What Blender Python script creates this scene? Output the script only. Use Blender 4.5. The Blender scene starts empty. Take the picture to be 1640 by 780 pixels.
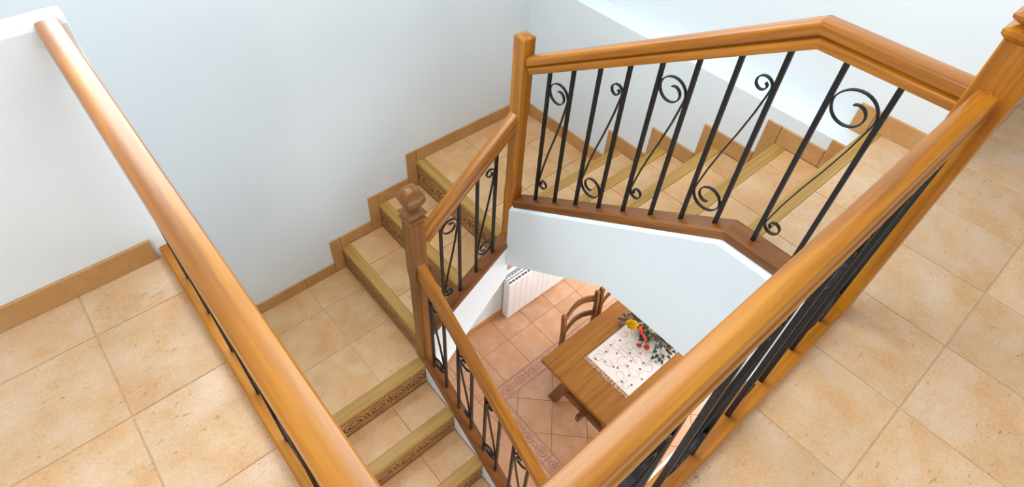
import bpy, math, random
from mathutils import Vector, Matrix
random.seed(7)
SC = bpy.context.scene
COL = SC.collection

# ------------------------------------------------------------------ camera
CAM_H = 1.605
R = ((0.7636402948810561, -0.644661456410292, 0.0355683377870617),
     (0.4515307700785234, 0.5726191344575419, 0.6842713573761443),
     (-0.46149048062367354, -0.5064769821739745, 0.7283595285445741))
cam = bpy.data.cameras.new('camera')
cam.sensor_fit = 'HORIZONTAL'
cam.sensor_width = 36.0
cam.lens = 946.27 / 1640 * 36.0
cam.shift_x = (820 - 793.79) / 1640
cam.shift_y = (348.74 - 390) / 1640
cam.clip_start = 0.02
cam_o = bpy.data.objects.new('camera', cam)
COL.objects.link(cam_o)
cam_o.matrix_world = Matrix.Translation((0, 0, CAM_H)) @ Matrix(R).transposed().to_4x4()
SC.camera = cam_o

# ------------------------------------------------------------------ view, world, large lights
SC.view_settings.view_transform = 'Standard'
SC.view_settings.look = 'None'
SC.view_settings.exposure = 0.26
SC.view_settings.gamma = 1.0
SC.view_settings.use_curve_mapping = False
world = bpy.data.worlds.new('sky')
SC.world = world
world.use_nodes = True
world.node_tree.nodes['Background'].inputs[0].default_value = (0.75, 0.86, 1.0, 1)
world.node_tree.nodes['Background'].inputs[1].default_value = 0.6

def area(name, loc, size, power, color, direction):
    l = bpy.data.lights.new(name, 'AREA')
    l.shape = 'RECTANGLE'
    l.size, l.size_y = size
    l.energy = power
    l.color = color
    o = bpy.data.objects.new(name, l)
    COL.objects.link(o)
    o.location = loc
    o.rotation_euler = Vector(direction).to_track_quat('-Z', 'Y').to_euler()
    return o

area('skylight_daylight', (1.2, 1.2, 2.66), (1.5, 1.5), 42, (0.86, 0.94, 1.0), (0, 0, -1))
area('back_window_daylight', (0.62, 2.56, 1.55), (1.2, 1.3), 35, (0.88, 0.95, 1.0), (-0.12, -1, -0.1))
area('added_left_fill', (-1.74, 0.1, 1.5), (1.2, 1.3), 26, (0.88, 0.95, 1.0), (1, 0, -0.15))  # added fill from the left, at an invented window
area('added_hall_fill', (0.9, -2.92, 1.5), (1.8, 1.3), 23, (0.92, 0.96, 1.0), (0, 1, -0.1))  # added fill from behind the camera, at an invented hall window
area('added_dining_right_fill', (5.1, 0.6, -2.2), (1.8, 1.4), 132, (0.95, 0.97, 1.0), (-1, 0, 0))  # added dining room fill, the wall behind it has no window
area('added_dining_front_fill', (2.6, -2.4, -2.2), (2.0, 1.4), 38, (0.95, 0.97, 1.0), (0, 1, 0))  # added fill towards the dining back wall, no opening behind it

# ------------------------------------------------------------------ materials
def lin(c):
    return tuple(((v / 255) / 12.92 if v / 255 <= 0.04045 else ((v / 255 + 0.055) / 1.055) ** 2.4) for v in c) + (1.0,)

class Nodes:
    def __init__(self, name):
        self.m = bpy.data.materials.new(name)
        self.m.use_nodes = True
        self.t = self.m.node_tree
        self.b = self.t.nodes['Principled BSDF']
    def n(self, kind, **kw):
        nd = self.t.nodes.new(kind)
        for k, v in kw.items():
            setattr(nd, k, v)
        return nd
    def l(self, a, b):
        self.t.links.new(a, b)
    def noise(self, vec, scale, detail=3, rough=0.55, w=None):
        nd = self.n('ShaderNodeTexNoise')
        nd.noise_dimensions = '4D' if w is not None else '3D'
        nd.inputs['Scale'].default_value = scale
        nd.inputs['Detail'].default_value = detail
        nd.inputs['Roughness'].default_value = rough
        self.l(vec, nd.inputs['Vector'])
        if w is not None:
            self.l(w, nd.inputs['W'])
        return nd.outputs['Fac']
    def ramp(self, fac, stops):
        nd = self.n('ShaderNodeValToRGB')
        e = nd.color_ramp.elements
        while len(e) < len(stops):
            e.new(0.5)
        for i, (p, c) in enumerate(stops):
            e[i].position = p
            e[i].color = c if len(c) == 4 else lin(c)
        self.l(fac, nd.inputs['Fac'])
        return nd.outputs['Color']
    def mix(self, fac, a, b, mode='MIX'):
        nd = self.n('ShaderNodeMixRGB', blend_type=mode)
        for s, v in ((0, fac), (1, a), (2, b)):
            if isinstance(v, (int, float)):
                nd.inputs[s].default_value = v
            elif isinstance(v, tuple):
                nd.inputs[s].default_value = v if len(v) == 4 else lin(v)
            else:
                self.l(v, nd.inputs[s])
        return nd.outputs[0]
    def bump(self, h, strength, dist=0.002):
        nd = self.n('ShaderNodeBump')
        nd.inputs['Strength'].default_value = strength
        nd.inputs['Distance'].default_value = dist
        self.l(h, nd.inputs['Height'])
        self.l(nd.outputs['Normal'], self.b.inputs['Normal'])
    def coords(self, scale=(1, 1, 1), rot=None):
        tc = self.n('ShaderNodeTexCoord')
        v = tc.outputs['Object']
        if rot:
            m0 = self.n('ShaderNodeMapping')
            m0.inputs['Rotation'].default_value = rot
            self.l(v, m0.inputs['Vector'])
            v = m0.outputs['Vector']
        mp = self.n('ShaderNodeMapping')
        mp.inputs['Scale'].default_value = scale
        self.l(v, mp.inputs['Vector'])
        return mp.outputs['Vector']
    def rnd(self):
        oi = self.n('ShaderNodeObjectInfo')
        mu = self.n('ShaderNodeMath', operation='MULTIPLY')
        mu.inputs[1].default_value = 37.0
        self.l(oi.outputs['Random'], mu.inputs[0])
        return oi.outputs['Random'], mu.outputs[0]

def plaster(name, col, var):
    k = Nodes(name)
    v = k.coords()
    f = k.noise(v, 1.3, 2)
    k.l(k.ramp(f, [(0.3, col), (0.75, var)]), k.b.inputs['Base Color'])
    k.b.inputs['Roughness'].default_value = 0.85
    k.bump(k.noise(v, 260, 3, 0.6), 0.25, 0.0015)
    return k.m

def wood(name, axis, dark=(90, 47, 9), mid=(152, 87, 14), light=(194, 128, 28), coat=0.25, rough=0.34, fine=46, rot=None):
    k = Nodes(name)
    s = [fine, fine, fine]
    s['xyz'.index(axis)] = fine * 0.045
    v = k.coords(tuple(s), rot)
    rn, w = k.rnd()
    f = k.noise(v, 1.0, 5, 0.6, w)
    s2 = [5.0, 5.0, 5.0]
    s2['xyz'.index(axis)] = 1.2
    f2 = k.noise(k.coords(tuple(s2), rot), 1.0, 2, 0.5, w)
    c = k.ramp(f, [(0.30, dark), (0.48, mid), (0.66, light)])
    c2 = k.ramp(f2, [(0.3, mid), (0.7, light)])
    base = k.mix(0.38, c, c2)
    knots = k.ramp(k.noise(k.coords(tuple(x * 0.35 for x in s), rot), 1.0, 2, 0.5, w), [(0.70, (0, 0, 0, 1)), (0.8, (1, 1, 1, 1))])
    base = k.mix(k.mix(1.0, knots, (0.5, 0.5, 0.5, 1), 'MULTIPLY'), base, dark)
    k.l(base, k.b.inputs['Base Color'])
    k.b.inputs['Roughness'].default_value = rough
    k.b.inputs['Coat Weight'].default_value = coat
    k.b.inputs['Coat Roughness'].default_value = 0.18
    k.b.inputs['Specular IOR Level'].default_value = 0.4
    k.bump(f, 0.12, 0.001)
    return k.m

def tile_mat(name, base, warm, pale, dark, rough=0.42, pits=0.75, streak=(9, 26, 9)):
    k = Nodes(name)
    rn, w = k.rnd()
    v = k.coords()
    big = k.noise(v, 6.5, 4, 0.6, w)
    c = k.ramp(big, [(0.34, pale), (0.5, base), (0.64, warm)])
    mid = k.noise(k.coords(streak), 1.0, 4, 0.65, w)
    c = k.mix(k.ramp(mid, [(0.40, (0, 0, 0, 1)), (0.66, (0.42, 0.42, 0.42, 1))]), c, warm)
    fine = k.noise(v, 130, 3, 0.7, w)
    c = k.mix(0.22, c, k.ramp(fine, [(0.3, dark), (0.7, pale)]))
    pit = k.noise(k.coords(tuple(x * 4.6 for x in streak)), 1.0, 2, 0.5, w)
    region = k.noise(v, 9, 2, 0.5, w)
    pf = k.ramp(pit, [(0.635, (0, 0, 0, 1)), (0.70, (pits, pits, pits, 1))])
    rf = k.ramp(region, [(0.42, (0, 0, 0, 1)), (0.6, (1, 1, 1, 1))])
    c = k.mix(k.mix(1.0, pf, rf, 'MULTIPLY'), c, dark)
    tone = k.ramp(rn, [(0.0, (0.93, 0.93, 0.93, 1)), (1.0, (1.05, 1.03, 1.0, 1))])
    c = k.mix(1.0, c, tone, 'MULTIPLY')
    k.l(c, k.b.inputs['Base Color'])
    k.b.inputs['Roughness'].default_value = rough
    k.bump(big, 0.25, 0.003)
    return k.m

def plain(name, col, rough=0.6, metal=0.0, var=0.12, scale=40, coat=0.0):
    k = Nodes(name)
    f = k.noise(k.coords(), scale, 3)
    lo = tuple(x * (1 - var) for x in lin(col)[:3]) + (1.0,)
    hi = tuple(min(1, x * (1 + var)) for x in lin(col)[:3]) + (1.0,)
    k.l(k.ramp(f, [(0.3, lo), (0.7, hi)]), k.b.inputs['Base Color'])
    k.b.inputs['Roughness'].default_value = rough
    k.b.inputs['Metallic'].default_value = metal
    k.b.inputs['Coat Weight'].default_value = coat
    return k.m

BW = ((64, 32, 8), (116, 64, 16), (148, 90, 30), 0.15, 0.42)
M = dict(
    plaster=plaster('white_plaster', (225, 232, 235), (231, 237, 239)),
    ceiling=plaster('white_ceiling', (236, 237, 237), (240, 240, 240)),
    wx=wood('varnished_wood_x', 'x'), wy=wood('varnished_wood_y', 'y'), wz=wood('varnished_wood_z', 'z'),
    w3=wood('upper_flight_rail_wood', 'y', rot=(math.radians(30.9), 0, 0)), w2=wood('middle_flight_rail_wood', 'x', rot=(0, math.radians(38.7), 0)), w1=wood('lower_flight_rail_wood', 'y', rot=(math.radians(-37.4), 0, 0)),
    b3=wood('upper_flight_base_wood', 'y', *BW, rot=(math.radians(33.2), 0, 0)), b2=wood('middle_flight_base_wood', 'x', *BW, rot=(0, math.radians(36.0), 0)), b1=wood('lower_flight_base_wood', 'y', *BW, rot=(math.radians(-36.3), 0, 0)),
    b3l=wood('upper_flight_level_base_wood', 'y', *BW),
    wnew=wood('newel_wood', 'z', (70, 38, 10), (120, 72, 20), (150, 96, 34), 0.2, 0.42),
    nos=wood('nosing_wood_x', 'x', (140, 98, 40), (176, 134, 62), (194, 154, 84), 0.1, 0.5, 40),
    nosy=wood('nosing_wood_y', 'y', (140, 98, 40), (176, 134, 62), (194, 154, 84), 0.1, 0.5, 40),
    tile=tile_mat('travertine_tile', (218, 182, 142), (212, 164, 112), (224, 196, 168), (132, 88, 50), 0.42, 0.6),
    tile2=tile_mat('stair_tile', (220, 176, 126), (212, 158, 100), (226, 192, 150), (150, 100, 56), 0.45, 0.35, (8, 8, 8)),
    tile3=tile_mat('terracotta_tile', (212, 164, 126), (210, 152, 104), (220, 180, 150), (150, 100, 66), 0.4, 0.3, (7, 7, 7)),
    grout=plain('grout', (222, 188, 150), 0.9),
    grout2=plain('dining_grout', (160, 112, 78), 0.9),
    grout3=plain('stair_grout', (182, 136, 94), 0.9),
    skirt=tile_mat('skirting_tile', (196, 147, 90), (188, 134, 76), (202, 160, 106), (138, 92, 46), 0.5, 0.3, (10, 10, 10)),
    riser=plain('clay_riser', (182, 132, 82), 0.55, 0, 0.18, 60),
    relief=plain('clay_relief', (74, 40, 16), 0.6, 0, 0.2, 90),
    border=plain('clay_border', (206, 158, 130), 0.5, 0, 0.1, 60),
    brelief=plain('clay_border_relief', (150, 88, 66), 0.6, 0, 0.15, 90),
    iron=plain('black_iron', (24, 24, 26), 0.42, 0.3, 0.3, 90),
    twood=wood('oak_table_x', 'x', (96, 54, 10), (140, 86, 20), (164, 108, 32), 0.0, 0.75, 34),
    dwood=wood('dark_chair_wood', 'z', (70, 38, 18), (104, 62, 30), (136, 88, 48), 0.2, 0.45, 40),
    dwoodx=wood('dark_chair_wood_x', 'x', (70, 38, 18), (104, 62, 30), (136, 88, 48), 0.2, 0.45, 40),
    dwoody=wood('dark_chair_wood_y', 'y', (70, 38, 18), (104, 62, 30), (136, 88, 48), 0.2, 0.45, 40),
    rush=plain('woven_rush', (190, 150, 90), 0.8, 0, 0.2, 120),
    rad=plain('radiator_enamel', (238, 236, 236), 0.35, 0, 0.02),
    dark=plain('dark_slot', (70, 66, 66), 0.7),
    cloth=plain('linen', (218, 213, 209), 0.9, 0, 0.04, 300),
    vine=plain('thread_green', (150, 148, 98), 0.9), purple=plain('thread_purple', (120, 40, 70), 0.9),
    redt=plain('thread_red', (190, 84, 60), 0.9), pink=plain('thread_pink', (206, 150, 140), 0.9),
    fringe=plain('fringe_thread', (226, 216, 200), 0.9),
    leaf=plain('leaf_green', (46, 62, 34), 0.6, 0, 0.4, 60), leafd=plain('leaf_dark', (58, 48, 40), 0.6, 0, 0.4, 60),
    yellow=plain('petal_yellow', (244, 206, 16), 0.7, 0, 0.12), red=plain('petal_red', (222, 58, 40), 0.6, 0, 0.2),
    orange=plain('petal_orange', (232, 112, 66), 0.7, 0, 0.2), cream=plain('petal_cream', (226, 228, 176), 0.7, 0, 0.1),
    basket=plain('wicker', (120, 80, 44), 0.8, 0, 0.3, 80),
    glass=plain('window_frame_white', (236, 236, 234), 0.5),
)

# ------------------------------------------------------------------ mesh helpers
class MB:
    def __init__(self):
        self.v, self.f, self.mi = [], [], []
    def add(self, verts, faces, mi=0):
        o = len(self.v)
        self.v += [tuple(p) for p in verts]
        self.f += [tuple(i + o for i in f) for f in faces]
        self.mi += [mi] * len(faces)
        return self
    def box(self, x0, x1, y0, y1, z0, z1, mi=0):
        v = [(x0, y0, z0), (x1, y0, z0), (x1, y1, z0), (x0, y1, z0), (x0, y0, z1), (x1, y0, z1), (x1, y1, z1), (x0, y1, z1)]
        f = [(3, 2, 1, 0), (4, 5, 6, 7), (0, 1, 5, 4), (1, 2, 6, 5), (2, 3, 7, 6), (3, 0, 4, 7)]
        return self.add(v, f, mi)
    def rings(self, rings, cap=True, mi=0, closed=False):
        n = len(rings[0])
        v = [p for r in rings for p in r]
        f = []
        m = len(rings)
        for i in range(m if closed else m - 1):
            a, b = i * n, ((i + 1) % m) * n
            for j in range(n):
                k = (j + 1) % n
                f.append((a + j, a + k, b + k, b + j))
        if cap and not closed:
            f.append(tuple(range(n - 1, -1, -1)))
            f.append(tuple((m - 1) * n + j for j in range(n)))
        return self.add(v, f, mi)
    def prism(self, poly, axis, a, b, mi=0):
        """poly: 2D points in the two other axes (xyz order), extruded along axis from a to b"""
        def P(p, t):
            return {'x': (t, p[0], p[1]), 'y': (p[0], t, p[1]), 'z': (p[0], p[1], t)}[axis]
        return self.rings([[P(p, a) for p in poly], [P(p, b) for p in poly]], True, mi)
    def sweep(self, path, prof, side, mi=0):
        """prof points (s, u): s along the side vector, u along the path normal, with mitred joints"""
        side = Vector(side)
        pts = [Vector(p) for p in path]
        rg = []
        for i, p in enumerate(pts):
            d0 = (pts[i] - pts[i - 1]).normalized() if i > 0 else None
            d1 = (pts[i + 1] - pts[i]).normalized() if i < len(pts) - 1 else None
            if d0 is None: d0 = d1
            if d1 is None: d1 = d0
            n0, n1 = side.cross(d0), side.cross(d1)
            n = (n0 + n1)
            n = n / max(n.length, 1e-6)
            sc = 1 / max(0.35, n.dot(n1))
            rg.append([p + side * s + n * (u * sc) for s, u in prof])
        return self.rings(rg, True, mi)
    def tube(self, path, r, seg=6, mi=0):
        pts = [Vector(p) for p in path]
        rg = []
        ref = Vector((0.31, 0.17, 0.93))
        for i, p in enumerate(pts):
            d = (pts[min(i + 1, len(pts) - 1)] - pts[max(i - 1, 0)]).normalized()
            a = d.cross(ref)
            if a.length < 0.05: a = d.cross(Vector((1, 0, 0)))
            a.normalize()
            b = d.cross(a)
            rr = r[i] if isinstance(r, (list, tuple)) else r
            rg.append([p + (a * math.cos(2 * math.pi * j / seg) + b * math.sin(2 * math.pi * j / seg)) * rr for j in range(seg)])
        return self.rings(rg, True, mi)
    def build(self, name, mats, parent=None, origin=None, smooth=False, bevel=0.0):
        me = bpy.data.meshes.new(name)
        org = Vector(origin) if origin is not None else Vector((0, 0, 0))
        me.from_pydata([tuple(Vector(p) - org) for p in self.v], [], self.f)
        if not isinstance(mats, (list, tuple)): mats = [mats]
        for m in mats: me.materials.append(m)
        me.polygons.foreach_set('material_index', self.mi)
        me.validate()
        import bmesh
        bm = bmesh.new(); bm.from_mesh(me)
        bmesh.ops.recalc_face_normals(bm, faces=bm.faces)
        if bevel > 0:
            ed = [e for e in bm.edges if len(e.link_faces) == 2 and e.calc_face_angle(0) > 0.6]
            bmesh.ops.bevel(bm, geom=ed, offset=bevel, segments=2, profile=0.7, affect='EDGES', clamp_overlap=True)
        bm.to_mesh(me); bm.free()
        if smooth:
            me.shade_smooth()
            me.set_sharp_from_angle(angle=math.radians(32))
        o = bpy.data.objects.new(name, me)
        COL.objects.link(o)
        loc = org
        if parent is not None:
            o.parent = parent
            loc = org - world_loc(parent)
        o.location = loc
        return o

def world_loc(o):
    l = Vector(o.location)
    return l + world_loc(o.parent) if o.parent else l

def thing(name, label, cat, loc=(0, 0, 0), group=None):
    o = bpy.data.objects.new(name, None)
    COL.objects.link(o)
    o.location = loc
    o.empty_display_size = 0.05
    return tag(o, label, cat, group)

def tag(o, label, cat, group=None):
    o['label'] = label
    o['category'] = cat
    if group: o['group'] = group
    return o

def struct(o, label=None, cat=None):
    o['kind'] = 'structure'
    if label: o['label'] = label
    if cat: o['category'] = cat
    return o

def box(name, b, mat, parent=None, bevel=0.0, origin=None):
    org = origin or ((b[0] + b[1]) / 2, (b[2] + b[3]) / 2, (b[4] + b[5]) / 2)
    return MB().box(*b).build(name, mat, parent, org, bevel=bevel)

# ------------------------------------------------------------------ dimensions
T = 0.331
RZ = 0.2102                       # riser
ZL = -8 * RZ                      # landing
ZC = ZL + 3 * RZ                  # corner landing
ZD = -3.70                        # dining floor
YA, XB, XU = 2.5817, 2.5628, 2.700
YP = 1.690
CE = 2.70
XLW = -1.80                       # left wall
YF = -3.0                         # wall behind the camera
LEDGE = -0.045
XH, YW = 4.60, 0.27                # hall beyond the tall post
X1, G2 = 0.955, 0.3211
Y1, G3 = 1.6991, 0.2998
G1, YN1 = 0.2865, 1.603
SK = 0.0968                       # skirting height above a tread
SH = 0.0745
TH = 0.004                        # tile thickness

_tm = {}
def tile(parent, x0, x1, y0, y1, z, mat, name='floor_tile', gap=0.0018, axis='z', th=TH):
    """one bevelled tile; axis = direction its face looks along (z up, or -x, -y for risers and skirting)"""
    a, b = (x1 - x0) / 2 - gap, (y1 - y0) / 2 - gap
    if a < 0.004 or b < 0.004: return None
    key = (round(a, 4), round(b, 4), mat.name, th)
    if key not in _tm:
        c = 0.0015
        h = th
        v = []
        for (i, zz) in ((0, -h), (0, -c), (c, 0)):
            v += [(-a + i, -b + i, zz), (a - i, -b + i, zz), (a - i, b - i, zz), (-a + i, b - i, zz)]
        f = [(3, 2, 1, 0), (8, 9, 10, 11)]
        for k in (0, 4):
            for j in range(4):
                f.append((k + j, k + (j + 1) % 4, k + 4 + (j + 1) % 4, k + 4 + j))
        me = bpy.data.meshes.new(name)
        me.from_pydata(v, [], f)
        me.materials.append(mat)
        _tm[key] = me
    o = bpy.data.objects.new(name, _tm[key])
    COL.objects.link(o)
    o.parent = parent
    o.location = Vector(((x0 + x1) / 2, (y0 + y1) / 2, z)) - world_loc(parent)
    return o

def wall_tile(parent, name, face, p, u0, u1, z0, z1, mat, th=0.010):
    """skirting piece: a thin bevelled slab on a wall. face '-y': wall plane y=p, u = x ; '-x': wall plane x=p, u = y"""
    c = 0.002
    g = 0.0012
    u0 += g; u1 -= g
    mb = MB()
    prof = [(0, z0, z1, u0, u1, 0), (1, z0, z1, u0, u1, th - c), (2, z0 + c, z1 - c, u0 + c, u1 - c, th)]
    rg = []
    for _, a, b, s, e, d in prof:
        q = [(s, a), (e, a), (e, b), (s, b)]
        rg.append([(u, p - d, z) if face == '-y' else (p - d, u, z) for u, z in q])
    mb.rings(rg)
    org = ((u0 + u1) / 2, p, z0) if face == '-y' else (p, (u0 + u1) / 2, z0)
    return mb.build(name, mat, parent, org)

# ------------------------------------------------------------------ room shell
def wall(name, b, label, mat=None):
    return struct(box(name, b, mat or M['plaster']), label, 'wall')

bk = MB()
bx0, bx1, bz0, bz1 = 0.0, 1.25, 0.88, 2.22
for b in ((XLW - 0.15, bx0, ZD - 0.2, CE), (bx1, 5.35, ZD - 0.2, CE), (bx0, bx1, ZD - 0.2, bz0), (bx0, bx1, bz1, CE)):
    bk.box(b[0], b[1], YA, YA + 0.15, b[2], b[3])
struct(bk.build('wall_back', M['plaster'], None, (1, YA, 0)), 'tall white plaster wall behind the middle stair flight', 'wall')
wall('wall_hall_end', (XH, XH + 0.15, YF, YW + 0.15, -0.28, CE), 'white plaster wall at the far end of the hall')
wall('wall_hall_side', (XU + 0.15, XH, YW, YW + 0.15, -0.28, CE), 'white plaster wall turning the corner into the hall')
wall('wall_right', (XU, XU + 0.15, YW, YA, LEDGE, CE), 'white plaster wall above the ledge beside the upper stair flight')
wall('wall_right_lower', (XB, XU + 0.15, Y1 - 4 * G3 - 0.02, YA, ZC - 0.35, LEDGE), 'white plaster wall below the ledge, along the upper stair flight')
# left wall and front wall carry unseen windows added for the fill lights
lw = MB()
wy0, wy1, wz0, wz1 = -0.5, 0.7, 0.85, 2.15
for b in ((XLW - 0.15, XLW, YF, wy0, ZL - 0.2, CE), (XLW - 0.15, XLW, wy1, YA, ZL - 0.2, CE),
          (XLW - 0.15, XLW, wy0, wy1, ZL - 0.2, wz0), (XLW - 0.15, XLW, wy0, wy1, wz1, CE)):
    lw.box(*b)
struct(lw.build('wall_left', M['plaster'], None, (XLW, 0, 0)), 'white plaster wall with an added window at the left', 'wall')
fw = MB()
hx0, hx1 = 0.0, 1.8
for b in ((XLW - 0.15, hx0, YF - 0.15, YF, -0.3, CE), (hx1, XH + 0.15, YF - 0.15, YF, -0.3, CE),
          (hx0, hx1, YF - 0.15, YF, -0.3, wz0), (hx0, hx1, YF - 0.15, YF, wz1, CE)):
    fw.box(*b)
struct(fw.build('wall_front', M['plaster'], None, (0, YF, 0)), 'white plaster wall with an added window at the hall end', 'wall')
def window(name, axis, p, u0, u1, z0, z1, label):
    mb = MB()
    w = 0.05
    for (a, b, c, d) in ((u0, u0 + w, z0, z1), (u1 - w, u1, z0, z1), (u0, u1, z0, z0 + w), (u0, u1, z1 - w, z1), ((u0 + u1) / 2 - w / 2, (u0 + u1) / 2 + w / 2, z0, z1)):
        if axis == 'x': mb.box(p - 0.03, p + 0.03, a, b, c, d)
        else: mb.box(a, b, p - 0.03, p + 0.03, c, d)
    o = mb.build(name, M['glass'], None, (p, (u0 + u1) / 2, z0) if axis == 'x' else ((u0 + u1) / 2, p, z0))
    struct(o, label, 'window')
window('window_added_1', 'x', XLW - 0.09, wy0, wy1, wz0, wz1, 'unseen white framed window added in the left wall for light')  # invented frame, goes with the left fill light
window('window_3', 'y', YA + 0.09, 0.0, 1.25, 0.88, 2.22, 'white framed window high in the back wall')
window('window_added_2', 'y', YF - 0.09, hx0, hx1, wz0, wz1, 'unseen white framed window added at the hall end for light')  # invented frame, goes with the hall fill light
# ceiling with a skylight shaft over the stairwell
cl = MB()
sx0, sx1, sy0, sy1 = 0.4, 2.0, 0.4, 2.0
for b in ((XLW - 0.15, sx0, YF - 0.15, YA + 0.15), (sx1, XU + 0.15, YF - 0.15, YA + 0.15), (XU + 0.15, XH + 0.15, YF - 0.15, YW + 0.15), (sx0, sx1, YF - 0.15, sy0), (sx0, sx1, sy1, YA + 0.15)):
    cl.box(b[0], b[1], b[2], b[3], CE, CE + 0.2)
struct(cl.build('ceiling', M['ceiling'], None, (0, 0, CE)), 'white ceiling with a square skylight over the stairwell', 'ceiling')

# parapet at the left: rounded top
pp = MB()
yb = YP + 0.066
prof = [(YP, -0.02), (YP, 0.838), (YP + 0.006, 0.855), (YP + 0.020, 0.864), (yb - 0.020, 0.864), (yb - 0.006, 0.855), (yb, 0.838), (yb, -1.9), (YP, -1.9)]
pp.prism(prof, 'x', XLW, 0.084)
struct(pp.build('wall_parapet', M['plaster'], None, (0, YP, 0), bevel=0.008), 'low white parapet wall with rounded top at the left floor edge', 'wall')

# upper floor : slab and tiles
XE, YE, YT = 0.082, 0.142, Y1 - 4 * G3           # slab edges at the left rail, the right rail, and the top step front
sl = MB()
sl.box(XLW, XE - 0.02, YF, YP, -0.28, -TH)
sl.box(XE - 0.02, XH, YF, YE - 0.02, -0.28, -TH)
sl.box(XU, XH, YE - 0.02, YW, -0.28, -TH)
sl.box(1.70, XU, YE - 0.02, YT - 0.012, -0.28, -TH)
floor = struct(sl.build('floor', M['grout'], None, (0, 0, 0)), 'upper floor of beige travertine tiles around the stairwell', 'floor')
gx = [-0.2614 - T * i for i in range(0, 6)][::-1]
# left side grid
xs = [g for g in gx if g > XLW] + [0.012]
ys = [YP] + [1.4942 - T * i for i in range(0, 5)]
for i in range(len(xs) - 1):
    for j in range(len(ys) - 1):
        tile(floor, xs[i], xs[i + 1], ys[j + 1], ys[j], 0, M['tile'])
yl = ys[-1]
# right side grid (rows along x, from the right rail down)
xr = [1.4551 - T * i for i in range(-9, 7)][::-1]
xr = [x for x in xr if x < XH - 0.01] + [XH]
yr = [0.125, -0.2061] + [-0.2061 - T * i for i in range(1, 5)]
for i in range(len(xr) - 1):
    for j in range(len(yr) - 1):
        if yr[j] > 0.1 and xr[i + 1] < 0.05: pass
        tile(floor, xr[i], xr[i + 1], yr[j + 1], min(yr[j], 0.085 if xr[i] < 1.4 else 0.125), 0, M['tile'])
# strip between the right rows and the left rows
tile_x = [xs[0], xs[1], xs[2], xs[3], -0.531]
for i in range(len(xs) - 1):
    if xs[i + 1] <= xr[0] + 0.02:
        for j in range(len(yr) - 1):
            tile(floor, xs[i], xs[i + 1], yr[j + 1], min(yr[j], yl), 0, M['tile'])
for (a, b) in ((1.70, 1.786), (1.786, 2.117), (2.117, 2.448), (2.448, XU)):
    tile(floor, a, b, 0.125, YT - 0.0635, 0, M['tile'])
for x in [1.4551 + T * i for i in range(3, 10)]:
    tile(floor, max(x, XU), min(x + T, XH), 0.125, YW, 0, M['tile'])

# white plaster fascia under the rails, towards the stairwell
struct(MB().prism([(XE, -0.30), (XE, -0.03), (XE - 0.012, -0.004), (XE - 0.05, -0.004), (XE - 0.05, -0.30)], 'y', 0.145, YP).build('trim_1', M['plaster'], None, (XE, 1, 0)), 'white plaster edge of the floor under the left railing', 'trim')
struct(MB().prism([(YE, -0.30), (YE, -0.03), (YE - 0.010, -0.004), (YE - 0.05, -0.004), (YE - 0.05, -0.30)], 'x', 0.05, 1.62).build('trim_2', M['plaster'], None, (0.8, YE, 0)), 'white plaster edge of the floor under the right railing', 'trim')

# wall below the left floor edge (stairwell side)
wall('wall_stairwell', (XE - 0.15, XE - 0.012, YF, YP + 0.066, ZD, -0.28), 'white wall of the stairwell below the left floor')

# ------------------------------------------------------------------ relief ornament (flat raised ribbons)
def ribbon(mb, pts, w, place, h=0.0012, mi=1, closed=False):
    n = len(pts)
    L, Rr = [], []
    for i in range(n):
        a = pts[(i - 1) % n] if (closed or i > 0) else pts[i]
        b = pts[(i + 1) % n] if (closed or i < n - 1) else pts[i]
        dx, dy = b[0] - a[0], b[1] - a[1]
        d = math.hypot(dx, dy) or 1
        nx, ny = -dy / d * w / 2, dx / d * w / 2
        L.append((pts[i][0] + nx, pts[i][1] + ny)); Rr.append((pts[i][0] - nx, pts[i][1] - ny))
    v = [place(p[0], p[1], h) for p in L] + [place(p[0], p[1], h) for p in Rr]
    f = []
    for i in range(n if closed else n - 1):
        k = (i + 1) % n
        f.append((i, k, n + k, n + i))
    mb.add(v, f, mi)

def ellipse(cx, cy, a, b, n=20, wob=0.0, k=8, ph=0.0):
    return [(cx + (a + wob * math.cos(k * t + ph)) * math.cos(t), cy + (b + wob * math.cos(k * t + ph)) * math.sin(t)) for t in [2 * math.pi * i / n for i in range(n)]]

def spiral2(cx, cy, r0, r1, a0, a1, n=12):
    return [(cx + (r0 + (r1 - r0) * i / n) * math.cos(a0 + (a1 - a0) * i / n), cy + (r0 + (r1 - r0) * i / n) * math.sin(a0 + (a1 - a0) * i / n)) for i in range(n + 1)]

def medallions(mb, length, height, place, lw=0.0044, n=2):
    """two linked oval medallions with scrolls, drawn in u (length) and v (height)"""
    hh = height / 2
    for i in range(n):
        c = length * (i + 0.5) / n
        a, b = length / n * 0.42, hh * 0.62
        ribbon(mb, ellipse(c, hh, a, b, 28, 0.0035, 10), lw, place, closed=True)
        ribbon(mb, ellipse(c, hh, a * 0.55, b * 0.55, 18, 0.002, 6), lw, place, closed=True)
        for s in (-1, 1):
            ribbon(mb, spiral2(c + s * a * 0.5, hh + s * b * 0.1, b * 0.5, b * 0.12, math.pi * (0.5 + s * 0.5), math.pi * (0.5 + s * 0.5) + s * 4.6), lw * 0.9, place)
            ribbon(mb, [(c + s * length / n * 0.5, hh * 0.55), (c + s * length / n * 0.43, hh), (c + s * length / n * 0.5, hh * 1.45)], lw, place)
            for q in range(3):
                u, v = c + s * (0.1 + 0.22 * q) * a, hh + (b * 0.25 if q % 2 else -b * 0.25)
                ribbon(mb, ellipse(u, v, 0.004, 0.003, 6), lw * 0.8, place, closed=True)
    for v in (height * 0.07, height * 0.93):
        ribbon(mb, [(0.002, v), (length - 0.002, v)], lw, place)

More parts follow.
